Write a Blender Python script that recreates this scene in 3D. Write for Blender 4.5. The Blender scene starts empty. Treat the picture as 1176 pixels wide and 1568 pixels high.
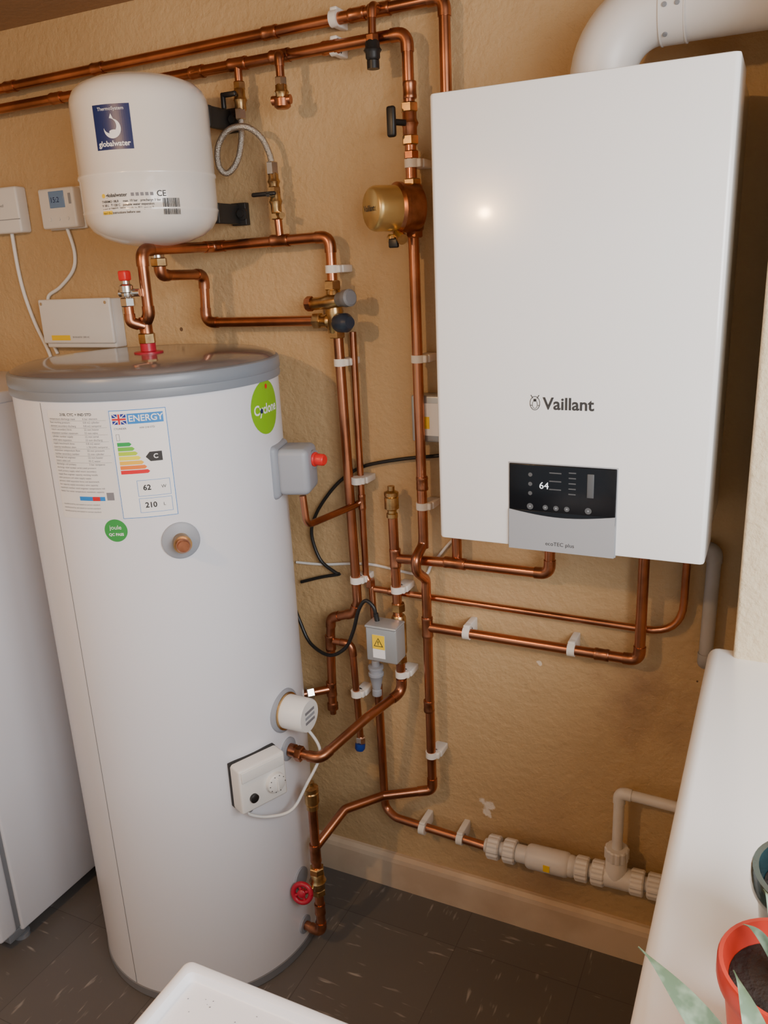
import bpy, bmesh, math, random
from mathutils import Vector, Matrix
random.seed(4)
scn=bpy.context.scene
COL=bpy.context.collection

# ------------------------------------------------------------------ materials
def principled(name):
    m=bpy.data.materials.new(name); m.use_nodes=True
    nt=m.node_tree; b=nt.nodes.get("Principled BSDF"); return m,nt,b
def mat(name,col,rough=.5,metal=0,var=0,vscale=8,bump=0,bscale=60,coat=0,emit=0,var_col=None,spec=None):
    m,nt,b=principled(name)
    b.inputs["Base Color"].default_value=(*col,1); b.inputs["Roughness"].default_value=rough
    b.inputs["Metallic"].default_value=metal
    if coat: b.inputs["Coat Weight"].default_value=coat; b.inputs["Coat Roughness"].default_value=.08
    if spec is not None: b.inputs["Specular IOR Level"].default_value=spec
    if emit: b.inputs["Emission Color"].default_value=(*col,1); b.inputs["Emission Strength"].default_value=emit
    tc=nt.nodes.new("ShaderNodeTexCoord")
    if var or var_col:
        n=nt.nodes.new("ShaderNodeTexNoise"); n.inputs["Scale"].default_value=vscale; n.inputs["Detail"].default_value=5
        nt.links.new(tc.outputs["Object"],n.inputs["Vector"])
        r=nt.nodes.new("ShaderNodeValToRGB")
        dc=var_col or tuple(c*(1-var) for c in col)
        r.color_ramp.elements[0].position=.35; r.color_ramp.elements[0].color=(*dc,1)
        r.color_ramp.elements[1].position=.6; r.color_ramp.elements[1].color=(*col,1)
        nt.links.new(n.outputs["Fac"],r.inputs["Fac"]); nt.links.new(r.outputs["Color"],b.inputs["Base Color"])
    if bump:
        n=nt.nodes.new("ShaderNodeTexNoise"); n.inputs["Scale"].default_value=bscale; n.inputs["Detail"].default_value=4
        nt.links.new(tc.outputs["Object"],n.inputs["Vector"])
        bp=nt.nodes.new("ShaderNodeBump"); bp.inputs["Strength"].default_value=bump; bp.inputs["Distance"].default_value=.004
        nt.links.new(n.outputs["Fac"],bp.inputs["Height"]); nt.links.new(bp.outputs["Normal"],b.inputs["Normal"])
    return m
M={}
M['white']=mat("white_enamel",(.84,.84,.83),.2,coat=.3)
M['cylwhite']=mat("cylinder_white",(.74,.75,.80),.26)
M['frz']=mat("appliance_white",(.68,.69,.74),.35)
M['wm']=mat("machine_white",(.87,.87,.90),.35,bump=.05,bscale=200)
M['vessel']=mat("vessel_cream_white",(.80,.76,.70),.2,coat=.5)
M['plastic']=mat("white_plastic",(.76,.75,.72),.4)
M['pvc']=mat("waste_pvc",(.72,.69,.66),.4,var=.08,vscale=20)
M['pvcgrey']=mat("old_pvc_grey",(.40,.38,.36),.5,var=.2,vscale=12)
M['flue']=mat("flue_white",(.66,.63,.60),.38)
M['clip']=mat("clip_white",(.76,.72,.66),.5)
M['copper']=mat("copper",(.60,.25,.135),.29,1,vscale=9,var_col=(.33,.14,.08))
M['fit']=mat("copper_fitting",(.50,.21,.115),.35,1,vscale=30,var_col=(.27,.115,.06))
M['brass']=mat("brass",(.60,.40,.18),.3,1,vscale=40,var_col=(.36,.22,.10))
M['gold']=mat("filter_gold",(.68,.49,.20),.36,.85)
M['chrome']=mat("chrome",(.66,.62,.56),.22,1)
M['hose']=mat("braided_hose",(.45,.41,.35),.35,.9,bump=.6,bscale=500)
M['black']=mat("black_plastic",(.012,.012,.012),.4)
M['blacksteel']=mat("black_steel",(.02,.018,.016),.5)
M['gloss']=mat("display_glass",(.005,.006,.008),.22,spec=.3)
M['silver']=mat("silver_panel",(.40,.41,.43),.36,.3)
M['grey']=mat("grey_plastic",(.20,.21,.23),.4)
M['lgrey']=mat("light_grey_plastic",(.30,.32,.36),.45)
M['rim']=mat("lid_rim_grey",(.21,.24,.28),.33)
M['lid']=mat("lid_grey",(.16,.14,.135),.12)
M['boxgrey']=mat("valve_box_grey",(.40,.42,.43),.35,.4)
M['red']=mat("red_plastic",(.65,.02,.02),.35)
M['redwheel']=mat("red_wheel",(.42,.012,.035),.35)
M['blue']=mat("blue_plastic",(.01,.04,.25),.4)
M['navy']=mat("navy_label",(.005,.02,.11),.35)
M['knobblk']=mat("valve_head_black",(.02,.03,.05),.4)
M['paper']=mat("label_paper",(.86,.86,.86),.5)
M['sheet']=mat("spec_sheet_paper",(.76,.75,.73),.5)
M['ink']=mat("ink",(.03,.03,.03),.6)
M['inkgrey']=mat("ink_grey",(.20,.20,.22),.6)
M['eblue']=mat("energy_blue",(.02,.22,.62),.5)
M['flagblue']=mat("flag_blue",(.01,.02,.25),.5)
M['flagred']=mat("flag_red",(.6,.01,.02),.5)
M['lime']=mat("lime_label",(.22,.50,.01),.4)
M['green']=mat("green_label",(.04,.30,.06),.4)
for i,c in enumerate([(0.02,.35,.08),(.15,.5,.05),(.45,.65,.02),(.9,.8,.02),(.9,.5,.03),(.85,.2,.02),(.7,.01,.02)]): M['e%d'%i]=mat("energy_band_%d"%i,c,.5)
M['yellow']=mat("warning_yellow",(.9,.6,.01),.5)
M['lcd']=mat("lcd_blue",(.16,.28,.50),.2)
M['emis']=mat("display_digits",(.9,.95,1),.5,emit=.9)
M['dim']=mat("display_icons",(.08,.085,.09),.5)
M['dark']=mat("dark_gap",(.02,.02,.02),.7)
M['sill']=mat("sill_white",(.92,.91,.90),.3,coat=.3,bump=.05,bscale=20)
M['soil']=mat("soil",(.03,.02,.015),.9,bump=1,bscale=150)
M['redpot']=mat("red_pot",(.60,.04,.02),.35)
M['tealpot']=mat("teal_glazed_pot",(.015,.035,.04),.15,coat=1,vscale=20,var_col=(.02,.07,.08))
M['bulb']=mat("lamp_bulb",(1,.72,.4),.4,emit=6)
M['skirt']=mat("skirting_cream",(.66,.53,.39),.42,vscale=6,var_col=(.52,.39,.27),bump=.1,bscale=15)
M['ceil']=mat("ceiling_brown",(.34,.20,.10),.8,bump=.5,bscale=60)
M['frame']=mat("window_frame_white",(.8,.8,.8),.4)

def wall_mat(name,base,stain=True):
    m,nt,b=principled(name); N=nt.nodes.new; L=nt.links.new
    b.inputs["Roughness"].default_value=.6
    tc=N("ShaderNodeTexCoord")
    n1=N("ShaderNodeTexNoise"); n1.inputs["Scale"].default_value=2.2; n1.inputs["Detail"].default_value=6
    L(tc.outputs["Object"],n1.inputs["Vector"])
    r=N("ShaderNodeValToRGB"); r.color_ramp.elements[0].position=.3; r.color_ramp.elements[1].position=.7
    r.color_ramp.elements[0].color=(base[0]*.84,base[1]*.80,base[2]*.74,1); r.color_ramp.elements[1].color=(*base,1)
    L(n1.outputs["Fac"],r.inputs["Fac"]); last=r.outputs["Color"]
    v=N("ShaderNodeTexVoronoi"); v.inputs["Scale"].default_value=7; L(tc.outputs["Object"],v.inputs["Vector"])
    cr=N("ShaderNodeMath"); cr.operation='LESS_THAN'; cr.inputs[1].default_value=.035; L(v.outputs["Distance"],cr.inputs[0])
    mx=N("ShaderNodeMix"); mx.data_type='RGBA'; L(cr.outputs[0],mx.inputs[0]); L(last,mx.inputs[6]); mx.inputs[7].default_value=(.14,.08,.04,1); last=mx.outputs[2]
    if stain:
        def blob(cx,cz,rad,col,amt,last,nscale=9,hard=.12):
            sub=N("ShaderNodeVectorMath"); sub.operation='DISTANCE'; sub.inputs[1].default_value=(cx,1.64,cz)
            L(tc.outputs["Object"],sub.inputs[0])
            nn=N("ShaderNodeTexNoise"); nn.inputs["Scale"].default_value=nscale; nn.inputs["Detail"].default_value=8; L(tc.outputs["Object"],nn.inputs["Vector"])
            ad=N("ShaderNodeMath"); ad.operation='MULTIPLY_ADD'; ad.inputs[1].default_value=rad*2.2; L(nn.outputs["Fac"],ad.inputs[0]); L(sub.outputs["Value"],ad.inputs[2])
            mr=N("ShaderNodeMapRange"); mr.inputs[1].default_value=rad*2.1; mr.inputs[2].default_value=rad*(2.1-hard*5); mr.inputs[3].default_value=0; mr.inputs[4].default_value=amt
            L(ad.outputs[0],mr.inputs[0])
            mx=N("ShaderNodeMix"); mx.data_type='RGBA'; L(mr.outputs[0],mx.inputs[0]); L(last,mx.inputs[6]); mx.inputs[7].default_value=(*col,1)
            return mx.outputs[2]
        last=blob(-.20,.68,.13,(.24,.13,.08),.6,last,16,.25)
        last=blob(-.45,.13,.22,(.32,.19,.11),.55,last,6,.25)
        last=blob(-.565,.325,.018,(.78,.70,.60),.9,last,45,.05)
        last=blob(-.565,.30,.013,(.78,.70,.60),.9,last,60,.05)
        last=blob(-.435,.735,.008,(.80,.70,.55),.9,last,80,.05)
    L(last,b.inputs["Base Color"])
    n2=N("ShaderNodeTexNoise"); n2.inputs["Scale"].default_value=60; n2.inputs["Detail"].default_value=4; n2.inputs["Roughness"].default_value=.6
    L(tc.outputs["Object"],n2.inputs["Vector"])
    n3=N("ShaderNodeTexNoise"); n3.inputs["Scale"].default_value=9; n3.inputs["Detail"].default_value=3; L(tc.outputs["Object"],n3.inputs["Vector"])
    ad=N("ShaderNodeMath"); ad.operation='ADD'; L(n2.outputs["Fac"],ad.inputs[0]); L(n3.outputs["Fac"],ad.inputs[1])
    bp=N("ShaderNodeBump"); bp.inputs["Strength"].default_value=.7; bp.inputs["Distance"].default_value=.006
    L(ad.outputs[0],bp.inputs["Height"]); L(bp.outputs["Normal"],b.inputs["Normal"])
    return m
M['wall']=wall_mat("ochre_textured_plaster",(.56,.39,.205))
M['jamb']=wall_mat("cream_textured_plaster",(.76,.66,.47),False)

def floor_mat():
    m,nt,b=principled("dark_vinyl_tiles"); N=nt.nodes.new; L=nt.links.new
    tc=N("ShaderNodeTexCoord")
    ck=N("ShaderNodeTexChecker"); ck.inputs["Scale"].default_value=1/.3; L(tc.outputs["Object"],ck.inputs["Vector"])
    outs=[]
    for s in ((1,.18,1),(.18,1,1)):
        mp=N("ShaderNodeMapping"); mp.inputs["Scale"].default_value=s; L(tc.outputs["Object"],mp.inputs["Vector"])
        n=N("ShaderNodeTexNoise"); n.inputs["Scale"].default_value=75; n.inputs["Detail"].default_value=2; L(mp.outputs[0],n.inputs["Vector"])
        outs.append(n.outputs["Fac"])
    mx=N("ShaderNodeMix"); L(ck.outputs["Fac"],mx.inputs[0]); L(outs[0],mx.inputs[2]); L(outs[1],mx.inputs[3])
    r=N("ShaderNodeValToRGB"); e=r.color_ramp.elements
    e[0].position=.64; e[0].color=(.135,.125,.118,1); e[1].position=.78; e[1].color=(.40,.37,.34,1)
    L(mx.outputs[0],r.inputs["Fac"])
    br=N("ShaderNodeTexBrick"); br.offset=0; br.inputs["Scale"].default_value=1; br.inputs["Brick Width"].default_value=.3; br.inputs["Row Height"].default_value=.3
    br.inputs["Mortar Size"].default_value=.001; br.inputs["Color1"].default_value=(1,1,1,1); br.inputs["Color2"].default_value=(.88,.88,.88,1); br.inputs["Mortar"].default_value=(.6,.6,.6,1)
    L(tc.outputs["Object"],br.inputs["Vector"])
    mu=N("ShaderNodeMix"); mu.data_type='RGBA'; mu.blend_type='MULTIPLY'; mu.inputs[0].default_value=1
    L(r.outputs[0],mu.inputs[6]); L(br.outputs["Color"],mu.inputs[7]); L(mu.outputs[2],b.inputs["Base Color"])
    b.inputs["Roughness"].default_value=.42
    return m
M['floor']=floor_mat()
def leaf_mat():
    m,nt,b=principled("succulent_leaf"); N=nt.nodes.new; L=nt.links.new
    tc=N("ShaderNodeTexCoord"); v=N("ShaderNodeTexNoise"); v.inputs["Scale"].default_value=90; L(tc.outputs["Object"],v.inputs["Vector"])
    r=N("ShaderNodeValToRGB"); r.color_ramp.elements[0].position=.4; r.color_ramp.elements[0].color=(.13,.20,.12,1); r.color_ramp.elements[1].position=.65; r.color_ramp.elements[1].color=(.27,.36,.25,1)
    L(v.outputs["Fac"],r.inputs["Fac"]); L(r.outputs[0],b.inputs["Base Color"]); b.inputs["Roughness"].default_value=.45; return m
M['leaf']=leaf_mat()

# ------------------------------------------------------------------ builders
def top(name,loc=(0,0,0)):
    e=bpy.data.objects.new(name,None); e.empty_display_size=.05; COL.objects.link(e); return e
def mesh(name,vs,fs,m,parent=None,smooth=False,sharp=None):
    me=bpy.data.meshes.new(name); me.from_pydata([tuple(v) for v in vs],[],fs); me.update()
    bm=bmesh.new(); bm.from_mesh(me); bmesh.ops.recalc_face_normals(bm,faces=bm.faces)
    if smooth:
        for f in bm.faces: f.smooth=True
        for e in bm.edges:
            if len(e.link_faces)==2 and e.calc_face_angle(0)>math.radians(sharp or 40): e.smooth=False
    bm.to_mesh(me); bm.free()
    me.materials.append(m)
    o=bpy.data.objects.new(name,me); COL.objects.link(o)
    if parent: o.parent=parent
    return o
def rbox(name,lo,hi,m,parent=None,bev=0,seg=3,mtx=None):
    bm=bmesh.new(); bmesh.ops.create_cube(bm,size=1)
    c=[(a+b)/2 for a,b in zip(lo,hi)]; s=[abs(b-a) for a,b in zip(lo,hi)]
    for v in bm.verts: v.co=Vector((v.co.x*s[0]+c[0],v.co.y*s[1]+c[1],v.co.z*s[2]+c[2]))
    if bev:
        bmesh.ops.bevel(bm,geom=bm.edges[:],offset=min(bev,min(s)*.49),segments=seg,profile=.5,affect='EDGES')
        for f in bm.faces: f.smooth=True
        for e in bm.edges:
            if len(e.link_faces)==2 and e.calc_face_angle(0)>math.radians(40): e.smooth=False
    if mtx: bmesh.ops.transform(bm,matrix=mtx,verts=bm.verts)
    me=bpy.data.meshes.new(name); bm.to_mesh(me); bm.free(); me.materials.append(m)
    o=bpy.data.objects.new(name,me); COL.objects.link(o)
    if parent: o.parent=parent
    return o
def frame(loc,d,up=(0,0,1)):
    z=Vector(d).normalized(); u=Vector(up)
    if abs(z.dot(u))>.95: u=Vector((0,1,0))
    x=u.cross(z).normalized(); y=z.cross(x)
    return Matrix(((x.x,y.x,z.x,loc[0]),(x.y,y.y,z.y,loc[1]),(x.z,y.z,z.z,loc[2]),(0,0,0,1)))
def lathe(name,prof,m,parent=None,loc=(0,0,0),d=(0,0,1),n=40,sharp=40):
    F=frame(loc,d) if tuple(d)!=(0,0,1) else Matrix.Translation(loc)
    vs=[];fs=[];rows=[]
    for r,z in prof:
        if r<1e-6: rows.append([len(vs)]); vs.append(F@Vector((0,0,z)))
        else:
            rows.append(list(range(len(vs),len(vs)+n)))
            for i in range(n):
                a=2*math.pi*i/n; vs.append(F@Vector((r*math.cos(a),r*math.sin(a),z)))
    for A,B in zip(rows,rows[1:]):
        for i in range(n):
            j=(i+1)%n
            if len(A)==1 and len(B)==1: continue
            if len(A)==1: fs.append((A[0],B[i],B[j]))
            elif len(B)==1: fs.append((A[i],A[j],B[0]))
            else: fs.append((A[i],A[j],B[j],B[i]))
    if len(rows[0])>1: fs.append(tuple(rows[0]))
    if len(rows[-1])>1: fs.append(tuple(rows[-1]))
    return mesh(name,vs,fs,m,parent,True,sharp)
def sweep(name,pts,r,m,parent=None,n=14):
    P=[Vector(p) for p in pts]; Q=[P[0]]
    for p in P[1:]:
        if (p-Q[-1]).length>1e-5: Q.append(p)
    P=Q; T=[]
    for i in range(len(P)):
        t=(P[min(i+1,len(P)-1)]-P[max(i-1,0)]).normalized(); T.append(t)
    u=Vector((0,0,1)) if abs(T[0].z)<.9 else Vector((0,1,0))
    x=(u-T[0]*u.dot(T[0])).normalized(); vs=[];fs=[]
    for i,(p,t) in enumerate(zip(P,T)):
        x=(x-t*x.dot(t)).normalized(); y=t.cross(x)
        for j in range(n):
            a=2*math.pi*j/n; vs.append(p+(x*math.cos(a)+y*math.sin(a))*r)
    for i in range(len(P)-1):
        for j in range(n):
            k=(j+1)%n; fs.append((i*n+j,i*n+k,(i+1)*n+k,(i+1)*n+j))
    fs.append(tuple(range(n))); fs.append(tuple(range((len(P)-1)*n,len(P)*n)))
    return mesh(name,vs,fs,m,parent,True,50)
def fillet(pts,rad):
    P=[Vector(p) for p in pts]; out=[P[0]]; arcs=[]
    for i in range(1,len(P)-1):
        a=(P[i-1]-P[i]); b=(P[i+1]-P[i]); la,lb=a.length,b.length; a.normalize(); b.normalize()
        ang=a.angle(b)
        if ang>math.radians(176): out.append(P[i]); continue
        d=min(rad/math.tan(ang/2),la*.48,lb*.48)
        s=P[i]+a*d; e=P[i]+b*d; arc=[]
        for k in range(9):
            t=k/8; arc.append(s*(1-t)**2+P[i]*2*t*(1-t)*1.0+e*t*t)
        arcs.append((arc,a,b,ang)); out+=arc
    out.append(P[-1]); return out,arcs
def pipe(name,pts,r,parent,m=None,rad=.022,fit=True,n=16):
    path,arcs=fillet(pts,rad)
    sweep(name,path,r,m or M['copper'],parent,n)
    if fit:
        for k,(arc,a,b,ang) in enumerate(arcs):
            if ang<math.radians(150):
                q=[arc[0]+a*.010]+arc+[arc[-1]+b*.010]
                sweep(name+"_elbow_%d"%k,q,r*1.14,M['fit'] if not m else m,parent,n)
def collar(name,p,d,r,parent,L=.03,m=None,k=1.15):
    p=Vector(p);d=Vector(d).normalized()
    lathe(name,[(r*k,-L/2),(r*k*1.04,-L/2+.002),(r*k*1.04,-L/2+.006),(r*k,-L/2+.008),(r*k,L/2-.008),(r*k*1.04,L/2-.006),(r*k*1.04,L/2-.002),(r*k,L/2)],m or M['fit'],parent,p,d,20)
def nut(name,p,d,r,L,parent,m=None):
    lathe(name,[(r*.85,-L/2),(r,-L/2+.002),(r,L/2-.002),(r*.85,L/2)],m or M['brass'],parent,p,d,6,20)
def spline(pts,k=8):
    P=[Vector(p) for p in pts]; out=[]
    for i in range(len(P)-1):
        p0=P[max(i-1,0)];p1=P[i];p2=P[i+1];p3=P[min(i+2,len(P)-1)]
        for j in range(k):
            t=j/k; out.append(.5*((2*p1)+(p2-p0)*t+(2*p0-5*p1+4*p2-p3)*t*t+(-p0+3*p1-3*p2+p3)*t**3))
    out.append(P[-1]); return out
def clip(parent,p,r,vert=True,wall=1.64,i=[0]):
    i[0]+=1; x,y,z=p
    if vert:
        rbox("clip_base_%d"%i[0],(x-.006,y+r*.5,z-.008),(x+.024,wall+.001,z+.008),M['clip'],parent,.003)
        lathe("clip_ring_%d"%i[0],[(r+.0005,-.008),(r+.0035,-.008),(r+.0035,.008),(r+.0005,.008)],M['clip'],parent,p,(0,0,1),24)
        rbox("clip_lug_%d"%i[0],(x+r,y-r*.5,z-.008),(x+r+.010,y+r*.8,z+.008),M['clip'],parent,.003)
    else:
        rbox("clip_base_%d"%i[0],(x-.008,y+r*.5,z-.014),(x+.008,wall+.001,z+.020),M['clip'],parent,.003)
        lathe("clip_ring_%d"%i[0],[(r+.0005,-.008),(r+.004,-.008),(r+.004,.008),(r+.0005,.008)],M['clip'],parent,p,(1,0,0),24)
        rbox("clip_lug_%d"%i[0],(x-.008,y-r*.6,z+r),(x+.008,y+r*.8,z+r+.009),M['clip'],parent,.003)
def text(name,body,size,m,parent,fn,align='LEFT',bold=0):
    cu=bpy.data.curves.new(name,'FONT'); cu.body=body; cu.size=size; cu.align_x=align; cu.align_y='CENTER'; cu.resolution_u=3; cu.offset=bold
    o=bpy.data.objects.new(name,cu); COL.objects.link(o); bpy.context.view_layer.update()
    me=bpy.data.meshes.new_from_object(o.evaluated_get(bpy.context.evaluated_depsgraph_get())); bpy.data.objects.remove(o)
    for v in me.vertices: v.co=fn(v.co.x,v.co.y)
    me.materials.clear(); me.materials.append(m)
    ob=bpy.data.objects.new(name,me); COL.objects.link(ob); ob.parent=parent
    return ob
def polyfn(name,pts,m,parent,fn):
    return mesh(name,[fn(*p) for p in pts],[tuple(range(len(pts)))],m,parent)
def rectfn(name,x0,y0,x1,y1,m,parent,fn,n=1):
    vs=[];fs=[]
    for i in range(n+1):
        x=x0+(x1-x0)*i/n; vs+= [fn(x,y0),fn(x,y1)]
    for i in range(n): fs.append((2*i,2*i+2,2*i+3,2*i+1))
    return mesh(name,vs,fs,m,parent)
def discfn(name,cx,cy,r,m,parent,fn,n=32,ry=None):
    ry=ry or r
    vs=[fn(cx,cy)];fs=[]
    for rr in (.33,.66,1):
        for i in range(n):
            a=2*math.pi*i/n; vs.append(fn(cx+r*rr*math.cos(a),cy+ry*rr*math.sin(a)))
    for i in range(n):
        j=(i+1)%n; fs.append((0,1+i,1+j))
        for k in range(2): fs.append((1+k*n+i,1+(k+1)*n+i,1+(k+1)*n+j,1+k*n+j))
    return mesh(name,vs,fs,m,parent)

# ------------------------------------------------------------------ room shell
WY=1.64
rbox("floor",(-2.5,-2.2,-.05),(.35,1.8,0),M['floor'])
rbox("wall_back",(-2.5,WY,0),(.35,1.8,2.25),M['wall'])
rbox("wall_left",(-2.6,-2.2,0),(-2.45,1.8,2.25),M['wall'])
rbox("ceiling",(-2.6,-1.2,2.2),(.35,1.8,2.3),M['ceil'])
wr=top("wall_right")
rbox("pier_far",(-.03,1.265,0),(.32,WY+.01,2.22),M['jamb'],wr,.006)
rbox("under_sill",(-.03,-.7,0),(.32,1.265,.965),M['jamb'],wr)
rbox("lintel",(-.03,-.7,2.1),(.32,1.265,2.22),M['jamb'],wr)
rbox("pier_near",(-.03,-2.2,0),(.32,-.7,2.22),M['jamb'],wr)
rbox("trim_1",(-.068,-.72,.955),(.30,1.305,1.001),M['sill'],None,.017,5)
w=top("window_1")
rbox("frame_bottom",(.25,-.7,1.0),(.30,1.265,1.05),M['frame'],w,.005)
rbox("frame_top",(.25,-.7,2.05),(.30,1.265,2.1),M['frame'],w,.005)
for i,y in enumerate((-.7,.25,1.215)): rbox("frame_stile_%d"%i,(.25,y,1.05),(.30,y+.05,2.05),M['frame'],w,.005)
pf=[(0,0),(.020,0),(.020,.082),(.017,.093),(.008,.1),(0,.101)]
vs=[];fs=[]
for x in (-2.45,-.03):
    for d,z in pf: vs.append((x,WY-d,z))
n=len(pf)
for i in range(n): j=(i+1)%n; fs.append((i,j,n+j,n+i))
fs+= [tuple(range(n)),tuple(range(n,2*n))]
mesh("baseboard_back",vs,fs,M['skirt'])

# ------------------------------------------------------------------ hot water cylinder
CX,CY,R=-1.213,1.357,.272
cyl=top("hot_water_cylinder")
def cdir(v): a=math.radians(-v); return Vector((math.cos(a),math.sin(a),0))
def cp(v,z,r=R): d=cdir(v); return Vector((CX+d.x*r,CY+d.y*r,z))
def cwrap(v0,z0,off):
    return lambda s,t: cp(v0-math.degrees(s/R),z0+t,R+off)
lathe("body",[(R-.004,.02),(R,.024),(R,1.400)],M['cylwhite'],cyl,(CX,CY,0),n=160)
lathe("base_ring",[(R-.01,0),(R+.002,.002),(R+.002,.022),(R-.006,.026)],M['grey'],cyl,(CX,CY,0),n=128)
lathe("lid_rim",[(R-.005,1.397),(R+.004,1.398),(R+.005,1.402),(R+.004,1.414),(R+.0055,1.416),(R+.005,1.434),(R+.003,1.438),(R-.004,1.441)],M['rim'],cyl,(CX,CY,0),n=128)
lathe("lid_dome",[(R-.002,1.4405),(R-.012,1.446),(R-.03,1.451),(.18,1.457),(.12,1.456),(.06,1.457),(0,1.458)],M['lid'],cyl,(CX,CY,0),n=128)
rectfn("seam",-.0008,0,.0008,1.37,M['grey'],cyl,cwrap(96,.024,.0004))
f0=cwrap(92.5,1.174,.0005)
rectfn("spec_label",0,0,.127,.208,M['sheet'],cyl,f0,24)
f1=cwrap(92.5,1.174,.0010)
text("spec_title","210L CYC + IND STD",.0072,M['ink'],cyl,lambda x,y:f1(x+.03,y+.2),bold=.0001)
words="cylinder rated pressure maximum working expansion valve temperature relief discharge capacity litres element coil primary flow return secondary hot water supply installation engineer benchmark heater serial number".split()
for i in range(27):
    y=.192-i*.0066
    a=" ".join(random.choice(words) for _ in range(3 if i<14 else 6))
    if i<14:
        text("spec_line_%d"%i,a[:26],.0052,M['inkgrey'],cyl,lambda x,yy,y=y:f1(x+.004,yy+y))
        text("spec_val_%d"%i,random.choice(["0.8 m2","3 bar","22 mm","95 C","1.78 kWh","6 bar"])+" "+random.choice(words)[:8],.0052,M['inkgrey'],cyl,lambda x,yy,y=y:f1(x+.078,yy+y))
        if i%2==0: rectfn("spec_rule_%d"%i,.003,y-.0035,.123,y-.0031,M['inkgrey'],cyl,f1,12)
    elif i<22:
        text("spec_line_%d"%i,a[:46],.0048,M['inkgrey'],cyl,lambda x,yy,y=y:f1(x+.004,yy+y))
rectfn("spec_strip",.047,.036,.10,.044,M['eblue'],cyl,f1,6)
rectfn("spec_strip_red",.075,.036,.09,.044,M['flagred'],cyl,cwrap(92.5,1.174,.0014),3)
for i in range(3): text("spec_foot_%d"%i,"manufactured by and tested to current standard",.0042,M['inkgrey'],cyl,lambda x,y,i=i:f1(x+.006,y+.028-i*.007))
rectfn("spec_qr",.104,.037,.118,.052,M['inkgrey'],cyl,f1,2)
g0=cwrap(65.2,1.174,.0006);g1=cwrap(65.2,1.174,.0011);g2=cwrap(65.2,1.174,.0016)
rectfn("energy_border",0,0,.102,.206,M['eblue'],cyl,g0,18)
rectfn("energy_label",.0012,.0012,.1008,.2048,M['paper'],cyl,g1,18)
rectfn("energy_header",.032,.180,.096,.199,M['eblue'],cyl,g2,10)
g3=cwrap(65.2,1.174,.0021)
text("energy_word","ENERGY",.0165,M['paper'],cyl,lambda x,y:g3(x+.034,y+.1895),bold=.0003)
rectfn("flag",.005,.180,.030,.199,M['flagblue'],cyl,g2,4)
rectfn("flag_cross_w",.005,.1865,.030,.1925,M['paper'],cyl,g3,4); rectfn("flag_cross_w2",.0145,.18,.0205,.199,M['paper'],cyl,g3,1)
g4=cwrap(65.2,1.174,.0026)
for i,(a,b) in enumerate([((.005,.18),(.03,.199)),((.005,.199),(.03,.18))]):
    dx=.0012; polyfn("flag_diag_%d"%i,[(a[0],a[1]),(a[0]+dx*2,a[1]),(b[0],b[1]),(b[0]-dx*2,b[1])],M['paper'],cyl,g3)
rectfn("flag_cross_r",.005,.1878,.030,.1912,M['flagred'],cyl,g4,4); rectfn("flag_cross_r2",.0158,.18,.0192,.199,M['flagred'],cyl,g4,1)
text("energy_make","CYLINDER",.0048,M['ink'],cyl,lambda x,y:g2(x+.006,y+.172)); text("energy_model","HW 210 STD",.0048,M['ink'],cyl,lambda x,y:g2(x+.052,y+.172))
for i in range(7):
    y=.139-i*.0088; L=.022+i*.0045
    rectfn("band_%d"%i,.008,y,.008+L,y+.0072,M['e%d'%i],cyl,g2,5); polyfn("band_tip_%d"%i,[(.008+L,y),(.012+L,y+.0036),(.008+L,y+.0072)],M['e%d'%i],cyl,g2)
rectfn("rating",.064,.108,.086,.126,M['ink'],cyl,g2,3); polyfn("rating_tip",[(.064,.126),(.056,.117),(.064,.108)],M['ink'],cyl,g2)
text("rating_c","C",.012,M['paper'],cyl,lambda x,y:g3(x+.070,y+.117),bold=.0003)
def outline(nm,x0,y0,x1,y1,t,m,fn):
    rectfn(nm+"_a",x0,y0,x1,y0+t,m,cyl,fn,6);rectfn(nm+"_b",x0,y1-t,x1,y1,m,cyl,fn,6);rectfn(nm+"_c",x0,y0,x0+t,y1,m,cyl,fn);rectfn(nm+"_d",x1-t,y0,x1,y1,m,cyl,fn)
outline("box_w",.034,.042,.094,.073,.0007,M['eblue'],g2); outline("box_l",.034,.010,.094,.038,.0007,M['eblue'],g2); outline("box_tap",.008,.150,.014,.162,.0005,M['ink'],g2)
text("watts","62",.0145,M['ink'],cyl,lambda x,y:g2(x+.044,y+.058),bold=.0004); text("watts_u","W",.009,M['ink'],cyl,lambda x,y:g2(x+.077,y+.058))
text("litres","210",.0145,M['ink'],cyl,lambda x,y:g2(x+.044,y+.024),bold=.0004); text("litres_u","L",.009,M['ink'],cyl,lambda x,y:g2(x+.077,y+.024))
h0=cwrap(69,1.151,.0006);h1=cwrap(69,1.151,.0011)
discfn("qc_sticker",0,0,.0225,M['green'],cyl,h0); text("qc_word","joule",.012,M['paper'],cyl,lambda x,y:h1(x,y+.006),'CENTER'); text("qc_word2","QC PASS",.0075,M['paper'],cyl,lambda x,y:h1(x,y-.008),'CENTER',.0002)
h2=cwrap(-6,1.345,.0006);h3=cwrap(-6,1.345,.0011)
discfn("lime_sticker",0,0,.055,M['lime'],cyl,h2); text("lime_word","Cyclone",.028,M['paper'],cyl,lambda x,y:h3(x,y-.003),'CENTER',.0006)
discfn("lime_dot",-.02,-.005,.005,M['navy'],cyl,cwrap(-6,1.345,.0014))
discfn("lime_mark",.005,.042,.005,M['red'],cyl,h3)
def port(nm,v,z,parts,m=None):
    d=cdir(v); p=cp(v,z)
    for i,(prof,mm) in enumerate(parts): lathe("%s_%d"%(nm,i),prof,mm,cyl,p,d,40)
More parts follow.
